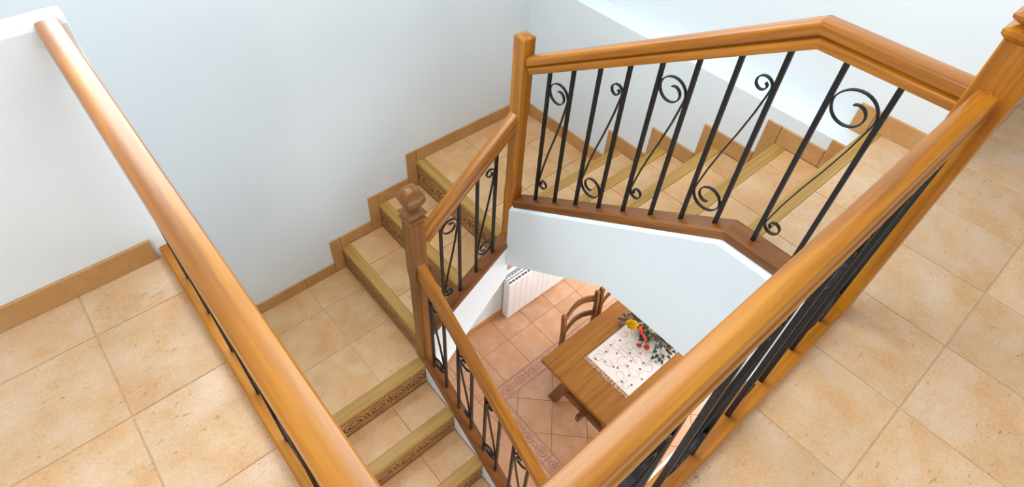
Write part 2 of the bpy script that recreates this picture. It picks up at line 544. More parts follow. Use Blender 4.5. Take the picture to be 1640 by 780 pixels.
_rm = {}
def riser_tile(parent, ax, u0, u1, p, z0, z1, name='riser_tile'):
    """decorated clay riser tile. ax '-y': at y=p, u=x, faces -y;  '-x': at x=p, u=y, faces -x ; '+y'"""
    L, Hh, g, th = u1 - u0 - 0.002, z1 - z0, 0.001, 0.012
    key = (ax, round(L, 3), round(Hh, 3))
    if key not in _rm:
        mb = MB()
        if ax == '-y':
            mb.box(0, L, 0, th, 0, Hh); pl = lambda u, v, h: (u, -h, v)
        elif ax == '+y':
            mb.box(0, L, -th, 0, 0, Hh); pl = lambda u, v, h: (u, h, v)
        else:
            mb.box(0, th, 0, L, 0, Hh); pl = lambda u, v, h: (-h, u, v)
        medallions(mb, L, Hh, pl, n=max(1, round(L / 0.165)))
        o = mb.build(name, [M['riser'], M['relief']])
        _rm[key] = o.data
        bpy.data.objects.remove(o)
    o = bpy.data.objects.new(name, _rm[key])
    COL.objects.link(o)
    o.parent = parent
    org = {'-y': (u0 + g, p, z0), '+y': (u0 + g, p, z0), '-x': (p, u0 + g, z0)}[ax]
    o.location = Vector(org) - world_loc(parent)
    return o

NT = 0.034                        # nosing thickness
def nosing(parent, kind, a0, a1, front, z, width, mat):
    """kind '-y': runs along x, front edge at y=front facing -y (back at +width); '+y'; '-x': runs along y"""
    r = 0.010
    pr = [(0, -NT), (width, -NT), (width, 0), (r, 0), (r * 0.3, -r * 0.3), (0, -r)]
    mb = MB()
    if kind == '-y': mb.prism([(front + u, z + v) for u, v in pr], 'x', a0, a1); org = (a0, front, z)
    elif kind == '+y': mb.prism([(front - u, z + v) for u, v in pr], 'x', a0, a1); org = (a0, front, z)
    else: mb.prism([(front + u, z + v) for u, v in pr], 'y', a0, a1); org = (front, a0, z)
    return mb.build('nosing', mat, parent, org)

# ------------------------------------------------------------------ landing between lower and middle flight
ld = MB()
ld.box(XLW, X1 + 0.010, YN1 + 0.014, YA, ZL - 0.25, ZL - TH)
landing = struct(ld.build('floor_landing', M['grout'], None, (0.5, 2.1, ZL)), 'square tiled landing between the lower and middle flights', 'floor')
xs2 = [X1, 0.66, 0.329, -0.002, -0.333, -0.664, -0.995, -1.326, -1.657, XLW]
ys2 = [YN1 + 0.070, 2.022, 2.353, YA]
for i in range(len(xs2) - 1):
    for j in range(3):
        tile(landing, xs2[i + 1], xs2[i], ys2[j], ys2[j + 1], ZL, M['tile2'])

# ------------------------------------------------------------------ lower flight
XS0, XS1 = XE - 0.008, 0.942
f1 = thing('stair_flight', 'lower tiled stair flight going down from the square landing', 'stairs', (0.5, YN1, ZL))
poly = []
NS = 9
for k in range(NS + 1):
    y, z = YN1 + 0.014 - G1 * k, ZL - RZ * k
    poly.append((y, z - TH)); poly.append((y, z - RZ - TH if k < NS else ZD))
poly.append((YN1 + 0.014, ZD))
MB().prism(poly, 'x', XS0, XS1 - 0.002).build('flight_slab', M['grout3'], f1, (0.5, YN1, ZL))
for k in range(0, NS + 1):
    y, z = YN1 - G1 * k, ZL - RZ * k
    zb_ = z - RZ if k < NS else ZD
    nosing(f1, '-y', XS0, XS1, y, z, 0.070, M['nos'])
    cuts = [XS0, 0.342, 0.672, XS1 - 0.004]
    for a, b in zip(cuts[:-1], cuts[1:]):
        riser_tile(f1, '-y', a, b, y + 0.003, zb_, z - NT)
        if k > 0: tile(f1, a, b, y + 0.070, y + G1 + 0.002, z, M['tile2'], 'tread_tile')
# ------------------------------------------------------------------ middle flight
YS0 = 1.712
f2 = thing('stair_flight', 'middle flight of three steps climbing along the back wall', 'stairs', (X1, 2.1, ZL))
poly = []
for k in range(3):
    x, z = X1 + 0.014 + G2 * k, ZL + RZ * k
    poly += [(x, z - TH), (x, z + RZ - TH)]
poly += [(XB - 0.003, ZC - TH), (XB - 0.003, ZC - 0.30), (1.62, ZC - 0.30), (1.0, -2.02), (X1 + 0.014, -2.02)]
MB().prism(poly, 'y', 1.66, YA - 0.003).build('flight_slab', M['grout3'], f2, (X1, 2.1, ZL))
for k in range(3):
    x, z = X1 + G2 * k, ZL + RZ * (k + 1)
    nosing(f2, '-x', YS0, YA - 0.001, x, z, 0.0635, M['nosy'])
    for a, b in ((YS0, 2.0), (2.0, 2.331), (2.331, YA - 0.010)):
        riser_tile(f2, '-x', a, b, x + 0.003, z - RZ, z - NT)
        if k < 2: tile(f2, x + 0.0635, x + G2 + 0.003, a, b, z, M['tile2'], 'tread_tile')
# corner landing
xc = [X1 + 2 * G2 + 0.0635, 2.0, 2.331, XB]
yc = [Y1 - 0.003, 1.922, 2.253, YA]
for i in range(3):
    for j in range(3):
        x0 = xc[i]
        y0 = yc[j]
        if i == 0 and j == 0: x0 = 1.69
        tile(f2, x0, xc[i + 1], y0, yc[j + 1], ZC, M['tile2'], 'landing_tile')
tile(f2, xc[0], 1.69, 1.715, 1.922, ZC, M['tile2'], 'landing_tile')
# string (white cheek) under the middle railing
MB().prism([(1.000, -1.505), (1.605, -1.066), (1.605, -1.36), (1.0, -2.03)], 'y', 1.632, 1.715).build('string', M['plaster'], f2, (1.3, 1.67, ZL))

# ------------------------------------------------------------------ upper flight
XF0 = 1.702
f3 = thing('stair_flight', 'upper flight climbing along the right wall to the upper floor', 'stairs', (2.1, 1.1, ZC))
poly = []
for k in range(5):
    y, z = Y1 - 0.014 - G3 * k, ZC + RZ * k
    poly += [(y, z - TH), (y, z + RZ - TH)]
poly += [(YT - 0.10, -TH), (YT - 0.10, -0.70), (0.945, -0.70), (Y1 - 0.014, -1.26)]
MB().prism(poly, 'x', XF0 - 0.02, XB - 0.003).build('flight_slab', M['grout3'], f3, (2.1, 1.1, ZC))
for k in range(5):
    y, z = Y1 - G3 * k, ZC + RZ * (k + 1)
    xe = XB - 0.001 if k < 4 else XU - 0.001
    nosing(f3, '+y', XF0, xe, y, z, 0.0635, M['nos'])
    for a, b in ((XF0, 2.06), (2.06, 2.39), (2.39, XB - 0.01)):
        riser_tile(f3, '+y', a, b, y - 0.003, z - RZ, z - NT)
        if k < 4: tile(f3, a, b, y - G3 - 0.003, y - 0.0635, z, M['tile2'], 'tread_tile')
# string below the upper railing, with a bright chamfered lip
def bz3(y):                      # base rail top at y
    return 0.036 if y < 0.527 else 0.036 - (y - 0.527) * 0.655
up = [(1.640, bz3(1.640)), (0.527, 0.036), (YE, 0.036)]
lo = [(YE, -0.73), (0.945, -0.73), (1.640, -1.238)]
def strsec(dz, x):
    return [(x, y, z - dz) for y, z in up] + [(x, y, z) for y, z in lo]
MB().rings([strsec(0.044, 1.702), strsec(0.044, 1.612), strsec(0.066, 1.592)]).build('string', M['plaster'], f3, (1.65, 1.1, -0.5))

# lower flight string
def bz1(y): return -1.640 + (y - 1.612) * 0.735
MB().prism([(1.612, bz1(1.612) - 0.042), (-0.8, bz1(-0.8) - 0.042), (-0.8, ZD), (1.612, ZD)], 'x', XS1, 1.018).build('string', M['plaster'], f1, (0.98, 1, ZL))
MB().box(XS1 + 0.02, 1.0, 1.612, YA - 0.012, ZD, -1.75).build('understair_panel', M['plaster'], f1, (0.98, 2, ZD))

# ------------------------------------------------------------------ skirting
sk = struct(thing('baseboard_left', 'brown tile skirting along the foot of the parapet', 'baseboard', (-0.5, YP, 0)))
x = -0.008
for x0 in (-0.52, -0.95, -1.38, XLW):
    wall_tile(sk, 'skirting_tile', '-y', YP, x0, x, 0.0, 0.0915, M['skirt'])
    x = x0
sk = struct(thing('baseboard_back', 'stepped brown tile skirting along the back wall of the stairs', 'baseboard', (0.9, YA, ZL)))
x = X1 - SH
for x0 in (0.66, 0.329, 0.0, -0.33, -0.66, -1.0, -1.4, XLW):
    wall_tile(sk, 'skirting_tile', '-y', YA, x0, x, ZL, ZL + SK, M['skirt'])
    x = x0
for k in range(3):
    xk = X1 + G2 * k
    z = ZL + RZ * k
    wall_tile(sk, 'skirting_tile', '-y', YA, xk - SH, xk + 0.002, z, z + RZ + SK, M['skirt'])
    xn = X1 + G2 * (k + 1) - SH if k < 2 else 1.92
    wall_tile(sk, 'skirting_tile', '-y', YA, xk + 0.002, xn, z + RZ, z + RZ + SK, M['skirt'])
wall_tile(sk, 'skirting_tile', '-y', YA, 1.92, 2.25, ZC, ZC + SK, M['skirt'])
wall_tile(sk, 'skirting_tile', '-y', YA, 2.25, XB, ZC, ZC + SK, M['skirt'])
sk = struct(thing('baseboard_right', 'stepped brown tile skirting along the right wall of the upper flight', 'baseboard', (XB, 1.2, ZC)))
wall_tile(sk, 'skirting_tile', '-x', XB, 2.15, YA - 0.011, ZC, ZC + SK, M['skirt'])
wall_tile(sk, 'skirting_tile', '-x', XB, Y1 + SH, 2.15, ZC, ZC + SK, M['skirt'])
for k in range(5):
    yk = Y1 - G3 * k
    z = ZC + RZ * k
    wall_tile(sk, 'skirting_tile', '-x', XB, yk - 0.002, yk + SH, z, min(z + RZ + SK, LEDGE), M['skirt'])
    if k < 4:
        wall_tile(sk, 'skirting_tile', '-x', XB, Y1 - G3 * (k + 1) + SH, yk - 0.002, z + RZ, z + RZ + SK, M['skirt'])
y = YT + SH
wall_tile(sk, 'skirting_tile', '-x', XU, YT - 0.002, YT + SH, LEDGE, SK, M['skirt'])
y = YT - 0.002
for y0 in (YW,):
    wall_tile(sk, 'skirting_tile', '-x', XU, y0, y, 0, SK, M['skirt'])
    y = y0

# ------------------------------------------------------------------ railings
def hr_prof(a, h=0.077, up=1.0):
    """moulded handrail cross-section, top centre at the origin: rounded top, groove along both sides"""
    k = h / 0.077
    u_ = up * a
    half = [(0.58 * u_, 0.0), (0.84 * u_, -0.002), (0.96 * u_, -0.007), (u_, -0.013), (u_, -0.034), (0.96 * u_, -0.0370), (0.62 * u_, -0.0385),
            (0.58 * u_, -0.0430), (0.72 * a, -0.0475), (0.94 * a, -0.0505), (a, -0.0555), (a, -0.0720), (0.93 * a, -0.077)]
    half = [(s, u * k) for s, u in half]
    return half + [(-s, u) for s, u in reversed(half)]
def base_prof(a, t=0.042):
    return [(-a + 0.006, 0), (a - 0.006, 0), (a, -0.006), (a, -t), (-a, -t), (-a, -0.006)]

def spiral_pts(cx, cz, r0, r1, a0, a1, n, hold=0.38):
    out = []
    for i in range(n + 1):
        t = i / n
        q = max(0.0, (t - hold) / (1 - hold))
        r = r0 + (r1 - r0) * q
        a = a0 + (a1 - a0) * t
        sh = (r0 - r) * 0.35
        out.append((cx + r * math.cos(a), cz + r * math.sin(a) - 0 * sh))
    return out
def scroll_uv(w, zb, zt, big_top):
    rb, rs = w / 2 - 0.010, 0.029
    d = math.radians
    if not big_top:
        pts = scroll_uv(w, 0, zt - zb, True)
        return [(w - u, zb + (zt - zb) - v) for u, v in pts]
    big = spiral_pts(w / 2, zt - 0.130, rb, 0.020, d(-14), d(470), 40)
    small = spiral_pts(0.0095 + rs, zb + 0.100, rs, 0.009, d(166), d(600), 28, 0.3)
    s0, b0 = small[0], big[0]
    mid = [(s0[0] + (b0[0] - s0[0]) * t + 0.004 * math.sin(2 * math.pi * t) * -1, s0[1] + (b0[1] - s0[1]) * t) for t in (0.06, 0.2, 0.4, 0.6, 0.8, 0.94)]
    return list(reversed(small)) + mid + big

BAR = 0.0075
def ironwork(root, P0, hdir, nrm, ups, zb_f, zt_f, first_big):
    """ups: positions along hdir from P0 in pairs, ordered from the lower baluster to the upper one"""
    hdir, nrm, P0 = Vector(hdir), Vector(nrm), Vector(P0)
    for i, s in enumerate(ups):
        c = P0 + hdir * s
        zb, zt = zb_f(s) - 0.012, zt_f(s) + 0.012
        mb = MB()
        rg = []
        for z in (zb, zt):
            rg.append([c + hdir * a + nrm * b + Vector((0, 0, z - c.z)) for a, b in ((-BAR, -BAR), (BAR, -BAR), (BAR, BAR), (-BAR, BAR))])
        mb.rings(rg)
        mb.build('baluster', M['iron'], root, (c.x, c.y, zb + 0.012), bevel=0.0015)
    big = first_big
    for i in range(0, len(ups) - 1, 2):
        s0, s1 = ups[i], ups[i + 1]
        sm = (s0 + s1) / 2
        w = abs(s1 - s0)
        sg = 1 if s1 > s0 else -1
        uv = scroll_uv(w, zb_f(sm), zt_f(sm), big)
        path = []
        for u, z in uv:
            q = P0 + hdir * (s0 + sg * u)
            path.append((q.x, q.y, z))
        th, wd = 0.0022, 0.006
        mb = MB()
        mb.sweep(path, [(-wd, -th), (wd, -th), (wd, th), (-wd, th)], nrm)
        q = P0 + hdir * sm
        mb.build('scroll', M['iron'], root, (q.x, q.y, zb_f(sm)))
        big = not big

def sweep_parts(name, path, prof, side, mats, root, loc):
    full = MB().sweep(path, prof, side)
    n = len(prof)
    rings = [full.v[i * n:(i + 1) * n] for i in range(len(path))]
    for i in range(len(path) - 1):
        MB().rings([rings[i], rings[i + 1]]).build(name, mats[min(i, len(mats) - 1)], root, loc, smooth=True)

def railing(label, hr_path, hr_a, base_path, base_a, side, mats, P0, hdir, ups, zb_f, zt_f, first_big, loc, hh=0.077, up=1.0, bmats=None):
    root = thing('stair_railing', label, 'railing', loc)
    sweep_parts('handrail', hr_path, hr_prof(hr_a, hh, up), side, mats, root, loc)
    sweep_parts('base_rail', base_path, base_prof(base_a), side, bmats or mats, root, loc)
    ironwork(root, P0, hdir, side, ups, zb_f, zt_f, first_big)
    return root

HT = 0.858                       # handrail height on the upper floor
# left floor railing, along y
XR = 0.046
railing('long straight railing along the left floor edge, ending at the parapet', [(XR + 0.006, 0.10, HT), (XR - 0.004, YP, HT)], 0.0275, [(0.036, 0.10, 0.040), (0.036, YP, 0.040)], 0.031,
        (1, 0, 0), [M['wy']], (0.038, 0, 0), (0, 1, 0), [0.30 + 0.172 * i for i in range(8)], lambda s: 0.040, lambda s: HT - 0.077, True, (XR, 0.9, 0))
# right floor railing, along x
YR = 0.1195
rr = railing('long straight railing along the right floor edge, ending at the tall corner post', [(0.05, YR, HT), (1.612, YR, HT)], 0.0295, [(0.05, 0.098, 0.040), (1.612, 0.098, 0.040)], 0.031,
        (0, -1, 0), [M['wx']], (0, 0.104, 0), (1, 0, 0), [0.3455 + 0.1675 * i for i in range(8)], lambda s: 0.040, lambda s: HT - 0.077, True, (0.8, YR, 0), up=0.86)
MB().box(0.0, 0.09, 0.075, 0.165, 0.0, 0.95).build('corner_post', M['wz'], rr, (0.045, 0.12, 0), bevel=0.006)
# upper flight railing
XP = 1.652
def hz3(y): return HT - 0.006 if y < 0.537 else HT - 0.006 - (y - 0.537) * 0.598
railing('upper flight railing with a bend where the stairs reach the upper floor', [(XP, 1.645, hz3(1.645)), (XP, 0.537, HT - 0.006), (XP, 0.155, HT - 0.006)], 0.031,
        [(XP, 1.645, bz3(1.645)), (XP, 0.527, 0.036), (XP, 0.155, 0.036)], 0.046, (-1, 0, 0), [M['w3'], M['wy']], (XP, 0, 0), (0, 1, 0),
        [1.509, 1.377, 1.244, 1.111, 0.982, 0.850, 0.719, 0.586, 0.435, 0.287], bz3, lambda y: hz3(y) - (0.090 if y > 0.53 else 0.077), True, (XP, 1.0, 0), bmats=[M['b3'], M['b3l']])
# middle flight railing
Y2 = 1.676
def bz2(x): return -1.268 + (x - 1.272) * 0.725
def hz2(x): return -0.120 + (x - 1.612) * 0.80
railing('short middle flight railing between the ball-topped newel and the square post', [(1.015, Y2, hz2(1.015)), (1.615, Y2, hz2(1.615))], 0.029,
        [(1.015, Y2, bz2(1.015)), (1.615, Y2, bz2(1.615))], 0.043, (0, -1, 0), [M['w2']], (0, Y2, 0), (1, 0, 0),
        [1.150, 1.271, 1.391, 1.513], bz2, lambda x: hz2(x) - 0.094, True, (1.3, Y2, 0), bmats=[M['b2']])
# lower flight railing
X3 = 0.980
def hz1(y): return -0.745 + (y - 1.612) * 0.765
l1 = [1.560, 1.440, 1.319, 1.198, 1.077, 0.957, 0.836, 0.715, 0.594, 0.473, 0.352, 0.231]
ups = []
for i in range(0, len(l1), 2): ups += [l1[i + 1], l1[i]]
railing('lower flight railing descending from the ball-topped newel towards the dining room', [(X3, 1.618, hz1(1.618)), (X3, -0.3, hz1(-0.3))], 0.027,
        [(X3, 1.618, bz1(1.618)), (X3, -0.3, bz1(-0.3))], 0.041, (-1, 0, 0), [M['w1']], (X3, 0, 0), (0, 1, 0),
        ups, bz1, lambda y: hz1(y) - 0.094, False, (X3, 1.2, ZL), bmats=[M['b1']])

# ------------------------------------------------------------------ newel posts
def post_shaft(mb, cx, cy, a, z0, z1, c0, c1, ch=0.3):
    """square shaft whose corners are chamfered between c0 and c1"""
    def ring(z, k):
        k = max(k, 0.004)
        q = [(-a + k, -a), (a - k, -a), (a, -a + k), (a, a - k), (a - k, a), (-a + k, a), (-a, a - k), (-a, -a + k)]
        return [(cx + x, cy + y, z) for x, y in q]
    k = a * ch
    mb.rings([ring(z0, 0), ring(c0 - 0.02, 0), ring(c0 + 0.01, k), ring(c1 - 0.01, k), ring(c1 + 0.02, 0), ring(z1, 0)])
def square_lathe(mb, cx, cy, prof, bulge=0.12):
    rg = []
    for r, z in prof:
        b = r * (1 + bulge * 0)
        q = [(-b, -b), (0, -b * (1 + bulge)), (b, -b), (b * (1 + bulge), 0), (b, b), (0, b * (1 + bulge)), (-b, b), (-b * (1 + bulge), 0)]
        rg.append([(cx + x, cy + y, z) for x, y in q])
    mb.rings(rg)
def ball_top(root, cx, cy, a, z, mat):
    mb = MB()
    square_lathe(mb, cx, cy, [(a * 0.92, z - 0.004), (a * 0.98, z + 0.002), (a * 1.20, z + 0.014), (a * 1.22, z + 0.024), (a * 0.80, z + 0.036)], 0)
    mb.build('moulding', mat, root, (cx, cy, z))
    mb = MB()
    square_lathe(mb, cx, cy, [(a * 0.76, z + 0.035), (a * 1.18, z + 0.050), (a * 1.23, z + 0.058), (a * 0.80, z + 0.070), (a * 0.45, z + 0.080)], 0)
    mb.build('moulding', mat, root, (cx, cy, z))
    prof = [(0.40, 0.076), (0.66, 0.090), (0.94, 0.108), (1.12, 0.126), (1.19, 0.144), (1.15, 0.162), (1.00, 0.180), (0.78, 0.194), (0.50, 0.204), (0.22, 0.209), (0.03, 0.210)]
    mb = MB()
    square_lathe(mb, cx, cy, [(a * r, z + h) for r, h in prof], 0.10)
    mb.build('ball_finial', mat, root, (cx, cy, z + 0.14), smooth=True)

nw = thing('newel_post', 'carved newel post with a ball finial at the landing corner', 'post', (0.982, 1.655, ZL))
mb = MB(); post_shaft(mb, 0.982, 1.655, 0.041, ZL - 0.06, -0.440, -1.42, -0.86, 0.35)
mb.build('shaft', M['wnew'], nw, (0.982, 1.655, ZL))
ball_top(nw, 0.982, 1.655, 0.041, -0.440, M['wnew'])
pw = thing('newel_post', 'plain square post with a pointed top where middle and upper railings meet', 'post', (1.645, 1.676, -1.06))
mb = MB(); post_shaft(mb, 1.645, 1.676, 0.036, -1.085, 0.272, -0.62, -0.16, 0.28)
mb.build('shaft', M['wz'], pw, (1.645, 1.676, -1.06))
MB().rings([[(1.645 + x * 0.036, 1.676 + y * 0.036, 0.272) for x, y in ((-1, -1), (1, -1), (1, 1), (-1, 1))], [(1.645 + x * 0.033, 1.676 + y * 0.033, 0.278) for x, y in ((-1, -1), (1, -1), (1, 1), (-1, 1))],
            [(1.645 + x * 0.002, 1.676 + y * 0.002, 0.292) for x, y in ((-1, -1), (1, -1), (1, 1), (-1, 1))]]).build('pointed_cap', M['wz'], pw, (1.645, 1.676, 0.27))
rw = thing('newel_post', 'tall floor-standing newel post where the right railing ends', 'post', (1.655, 0.117, 0))
mb = MB(); post_shaft(mb, 1.656, 0.114, 0.048, 0.0, 0.975, 0.16, 0.62, 0.25)
mb.build('shaft', M['wz'], rw, (1.655, 0.117, 0))
ball_top(rw, 1.656, 0.114, 0.048, 0.975, M['wz'])
MB().sweep([(1.599, 0.119, 0.858), (1.6085, 0.119, 0.858)], [(0.012 * math.cos(t), 0.004 + 0.010 * math.sin(t)) for t in [2 * math.pi * i / 10 for i in range(10)]], (0, 1, 0)).build('dowel_cap', M['wz'], rw, (1.605, 0.119, 0.85))

# ------------------------------------------------------------------ dining room below
DX1, DY0 = 5.2, -2.5
df = MB().box(1.0, DX1, DY0, YA, ZD - 0.2, ZD - TH).build('floor_dining', M['grout2'], None, (2.5, 1, ZD))
struct(df, 'dining room floor of terracotta tiles with an ornamental border', 'floor')
wall('wall_dining_right', (DX1, DX1 + 0.15, DY0, YA, ZD, -0.28), 'white wall at the far right of the dining room')
wall('wall_dining_front', (1.0, DX1, DY0 - 0.15, DY0, ZD, -0.28), 'white wall of the dining room behind the table')
dc = MB().box(XH + 0.0, DX1, YF + 0.5, YA, -0.45, -0.28)
dc.box(XU, XH, YW, YA, -0.45, -0.28)
struct(dc.build('ceiling_dining', M['ceiling'], None, (4, 0, -0.3)), 'white dining room ceiling', 'ceiling')
BX0, BX1, BY0, BY1 = 1.745, 1.890, 1.797, 1.945
def clip_poly(poly, axis, lim, keep_less):
    out = []
    for i in range(len(poly)):
        a, b = poly[i], poly[(i + 1) % len(poly)]
        ia = (a[axis] <= lim) if keep_less else (a[axis] >= lim)
        ib = (b[axis] <= lim) if keep_less else (b[axis] >= lim)
        if ia: out.append(a)
        if ia != ib:
            t = (lim - a[axis]) / (b[axis] - a[axis])
            out.append((a[0] + (b[0] - a[0]) * t, a[1] + (b[1] - a[1]) * t))
    return out
XM, YM = 4.2, -0.9
# straight tiles outside the border
gx = [2.349 + T * i for i in range(-4, 6)]
gy = [BY1, 2.285, YA]
gx2 = [1.02] + [g for g in gx if g > 1.05]
for i in range(len(gx2) - 1):
    for j in range(2):
        tile(df, gx2[i], gx2[i + 1], gy[j], gy[j + 1], ZD, M['tile3'])
lx = [1.02, 1.356, 1.687, BX0]
ly = [BY1 - T * i for i in range(0, 10)]
for i in range(3):
    for j in range(9):
        tile(df, lx[i], lx[i + 1], ly[j + 1], ly[j], ZD, M['tile3'])
# diagonal tiles inside the border
s = T * 0.99
c0 = (2.003, 1.744)
e1 = Vector((0.7071, -0.7071)); e2 = Vector((-0.7071, -0.7071))
for i in range(-8, 12):
    for j in range(-8, 12):
        o = Vector(c0) + e1 * (i * s) + e2 * (j * s)
        g = 0.0022
        q = [o + e1 * g + e2 * g, o + e1 * (s - g) + e2 * g, o + e1 * (s - g) + e2 * (s - g), o + e1 * g + e2 * (s - g)]
        q = [(p.x, p.y) for p in q]
        for ax, lim, less in ((0, BX1 + 0.001, False), (0, XM, True), (1, BY0 - 0.001, True), (1, YM, False)):
            if q: q = clip_poly(q, ax, lim, less)
        if len(q) < 3: continue
        ar = abs(sum(q[k][0] * q[(k + 1) % len(q)][1] - q[(k + 1) % len(q)][0] * q[k][1] for k in range(len(q)))) / 2
        if ar < 0.0006: continue
        mx, my = sum(p[0] for p in q) / len(q), sum(p[1] for p in q) / len(q)
        inn = [(p[0] + (mx - p[0]) * 0.008, p[1] + (my - p[1]) * 0.008) for p in q]
        MB().rings([[(p[0], p[1], ZD - TH) for p in q], [(p[0], p[1], ZD - 0.002) for p in q], [(p[0], p[1], ZD) for p in inn]]).build('floor_tile', M['tile3'], df, (mx, my, ZD))
# border tiles with ornament
_bm = {}
def border_tile(x0, x1, y0, y1, along):
    L = (x1 - x0 if along == 'x' else y1 - y0) - 0.004
    W = (y1 - y0 if along == 'x' else x1 - x0) - 0.004
    key = (round(L, 3), round(W, 3), along)
    if key not in _bm:
        mb = MB()
        if along == 'x':
            mb.box(0, L, 0, W, -TH, 0); pl = lambda u, v, h: (u, v, h)
        else:
            mb.box(0, W, 0, L, -TH, 0); pl = lambda u, v, h: (v, u, h)
        hh = W / 2
        n = max(1, round(L / 0.165))
        for i in range(n):
            c = L * (i + 0.5) / n
            ribbon(mb, ellipse(c, hh, 0.052, 0.040, 32, 0.0035, 8), 0.0045, pl, closed=True)
            for q in range(6):
                t = q * math.pi / 3
                ribbon(mb, ellipse(c + 0.020 * math.cos(t), hh + 0.016 * math.sin(t), 0.009, 0.007, 8), 0.003, pl, closed=True)
            for sgn in (-1, 1):
                ribbon(mb, [(c + sgn * 0.052, hh + 0.012), (c + sgn * L / n / 2, hh + 0.018)], 0.004, pl)
                ribbon(mb, [(c + sgn * 0.052, hh - 0.012), (c + sgn * L / n / 2, hh - 0.018)], 0.004, pl)
        for v in (0.010, W - 0.010):
            ribbon(mb, [(0, v), (L, v)], 0.003, pl)
        o = mb.build('border_tile', [M['border'], M['brelief']])
        _bm[key] = o.data
        bpy.data.objects.remove(o)
    o = bpy.data.objects.new('border_tile', _bm[key])
    COL.objects.link(o)
    o.parent = df
    o.location = Vector((x0 + 0.002, y0 + 0.002, ZD)) - world_loc(df)
x = BX1
while x < XM:
    border_tile(x, x + 0.343, BY0, BY1, 'x'); x += 0.343
y = 1.483
border_tile(BX0, BX1, 1.483, BY0, 'y')
border_tile(BX0, BX1, BY0, BY1, 'y')
while y > YM:
    border_tile(BX0, BX1, y - 0.343, y, 'y'); y -= 0.343
sk = struct(thing('baseboard_dining', 'brown skirting along the dining room back wall', 'baseboard', (2, YA, ZD)))
x = 1.02
for x1 in (1.35, 1.68, 2.01, 2.34, 2.67, 3.0, 3.33, 3.66, 4.0, 4.6, DX1):
    wall_tile(sk, 'skirting_tile', '-y', YA, x, x1, ZD, ZD + 0.09, M['skirt'])
    x = x1

# radiator
ra = thing('radiator', 'white panelled radiator standing against the dining room wall', 'radiator', (3.0, 2.52, ZD))
RX0, RX1, RY0, RY1, RZ0, RZ1 = 2.495, 3.475, 2.478, 2.562, ZD + 0.03, ZD + 0.64
NC = 12
cw = (RX1 - RX0) / NC
for i in range(NC):
    a = RX0 + cw * i
    mb = MB().prism([(RY0, RZ0), (RY0, RZ1 - 0.045), (RY0 + 0.030, RZ1), (RY1, RZ1), (RY1, RZ0)], 'x', a + 0.0015, a + cw - 0.0015)
    se = mb.build('section', M['rad'], ra, (a, RY0, RZ0), bevel=0.003)
    for yy, zz in ((RY0 + 0.013, RZ1 - 0.0255), (RY0 + 0.024, RZ1 - 0.009)):
        pass
    for (u0, u1) in ((0.08, 0.46), (0.54, 0.92)):
        t0, t1 = 0.35, 0.75
        p0 = (RY0 + 0.030 * t0, RZ1 - 0.045 + 0.045 * t0); p1 = (RY0 + 0.030 * t1, RZ1 - 0.045 + 0.045 * t1)
        n = (-0.832 * 0.0012, 0.555 * 0.0012)
        MB().prism([(p0[0] + n[0], p0[1] + n[1]), (p1[0] + n[0], p1[1] + n[1]), (p1[0] - n[0], p1[1] - n[1]), (p0[0] - n[0], p0[1] - n[1])], 'x', a + cw * u0, a + cw * u1).build('vent_slot', M['dark'], se, (a, RY0, RZ1))
        MB().box(a + cw * u0, a + cw * u1, RY0 + 0.036, RY0 + 0.046, RZ1 - 0.001, RZ1 + 0.001).build('vent_slot', M['dark'], se, (a, RY0, RZ1))
        MB().box(a + cw * u0, a + cw * u1, RY1 - 0.018, RY1 - 0.008, RZ1 - 0.001, RZ1 + 0.001).build('vent_slot', M['dark'], se, (a, RY0, RZ1))
for xx in (RX0 + 0.12, RX1 - 0.12):
    MB().box(xx - 0.02, xx + 0.02, RY0 + 0.02, RY1 + 0.019, ZD, RZ0 + 0.01).build('foot', M['rad'], ra, (xx, 2.52, ZD))

# table
TX0, TX1, TY0, TY1, TZ = 2.098, 4.05, 0.700, 1.626, ZD + 0.78
tb = thing('dining_table', 'long oak dining table with splayed trestle legs', 'table', ((TX0 + TX1) / 2, (TY0 + TY1) / 2, ZD))
MB().box(TX0, TX1, TY0, TY1, TZ - 0.045, TZ).build('tabletop', M['twood'], tb, ((TX0 + TX1) / 2, 1.16, TZ), bevel=0.006)
tc = (TY0 + TY1) / 2
for tx in (2.27, 3.88):
    for sg in (1, -1):
        top, bot = tc + sg * 0.16, tc + sg * 0.365
        MB().rings([[(tx - 0.035, bot - 0.05, ZD), (tx + 0.035, bot - 0.05, ZD), (tx + 0.035, bot + 0.05, ZD), (tx - 0.035, bot + 0.05, ZD)],
                    [(tx - 0.035, (top + bot) / 2 - 0.038, ZD + 0.36), (tx + 0.035, (top + bot) / 2 - 0.038, ZD + 0.36), (tx + 0.035, (top + bot) / 2 + 0.06, ZD + 0.36), (tx - 0.035, (top + bot) / 2 + 0.06, ZD + 0.36)],
                    [(tx - 0.035, top - 0.05, TZ - 0.045), (tx + 0.035, top - 0.05, TZ - 0.045), (tx + 0.035, top + 0.05, TZ - 0.045), (tx - 0.035, top + 0.05, TZ - 0.045)]]).build('leg', M['dwood'], tb, (tx, bot, ZD), bevel=0.004)
    MB().box(tx - 0.04, tx + 0.04, tc - 0.36, tc + 0.36, TZ - 0.095, TZ - 0.045).build('cross_batten', M['dwoody'], tb, (tx, tc, TZ - 0.07), bevel=0.004)
    MB().box(tx - 0.03, tx + 0.03, tc - 0.28, tc + 0.28, ZD + 0.27, ZD + 0.35).build('trestle_rail', M['dwoody'], tb, (tx, tc, ZD + 0.3), bevel=0.004)
MB().box(2.15, 4.0, tc - 0.02, tc + 0.02, ZD + 0.28, ZD + 0.36).build('stretcher', M['dwoodx'], tb, (3, tc, ZD + 0.3), bevel=0.004)

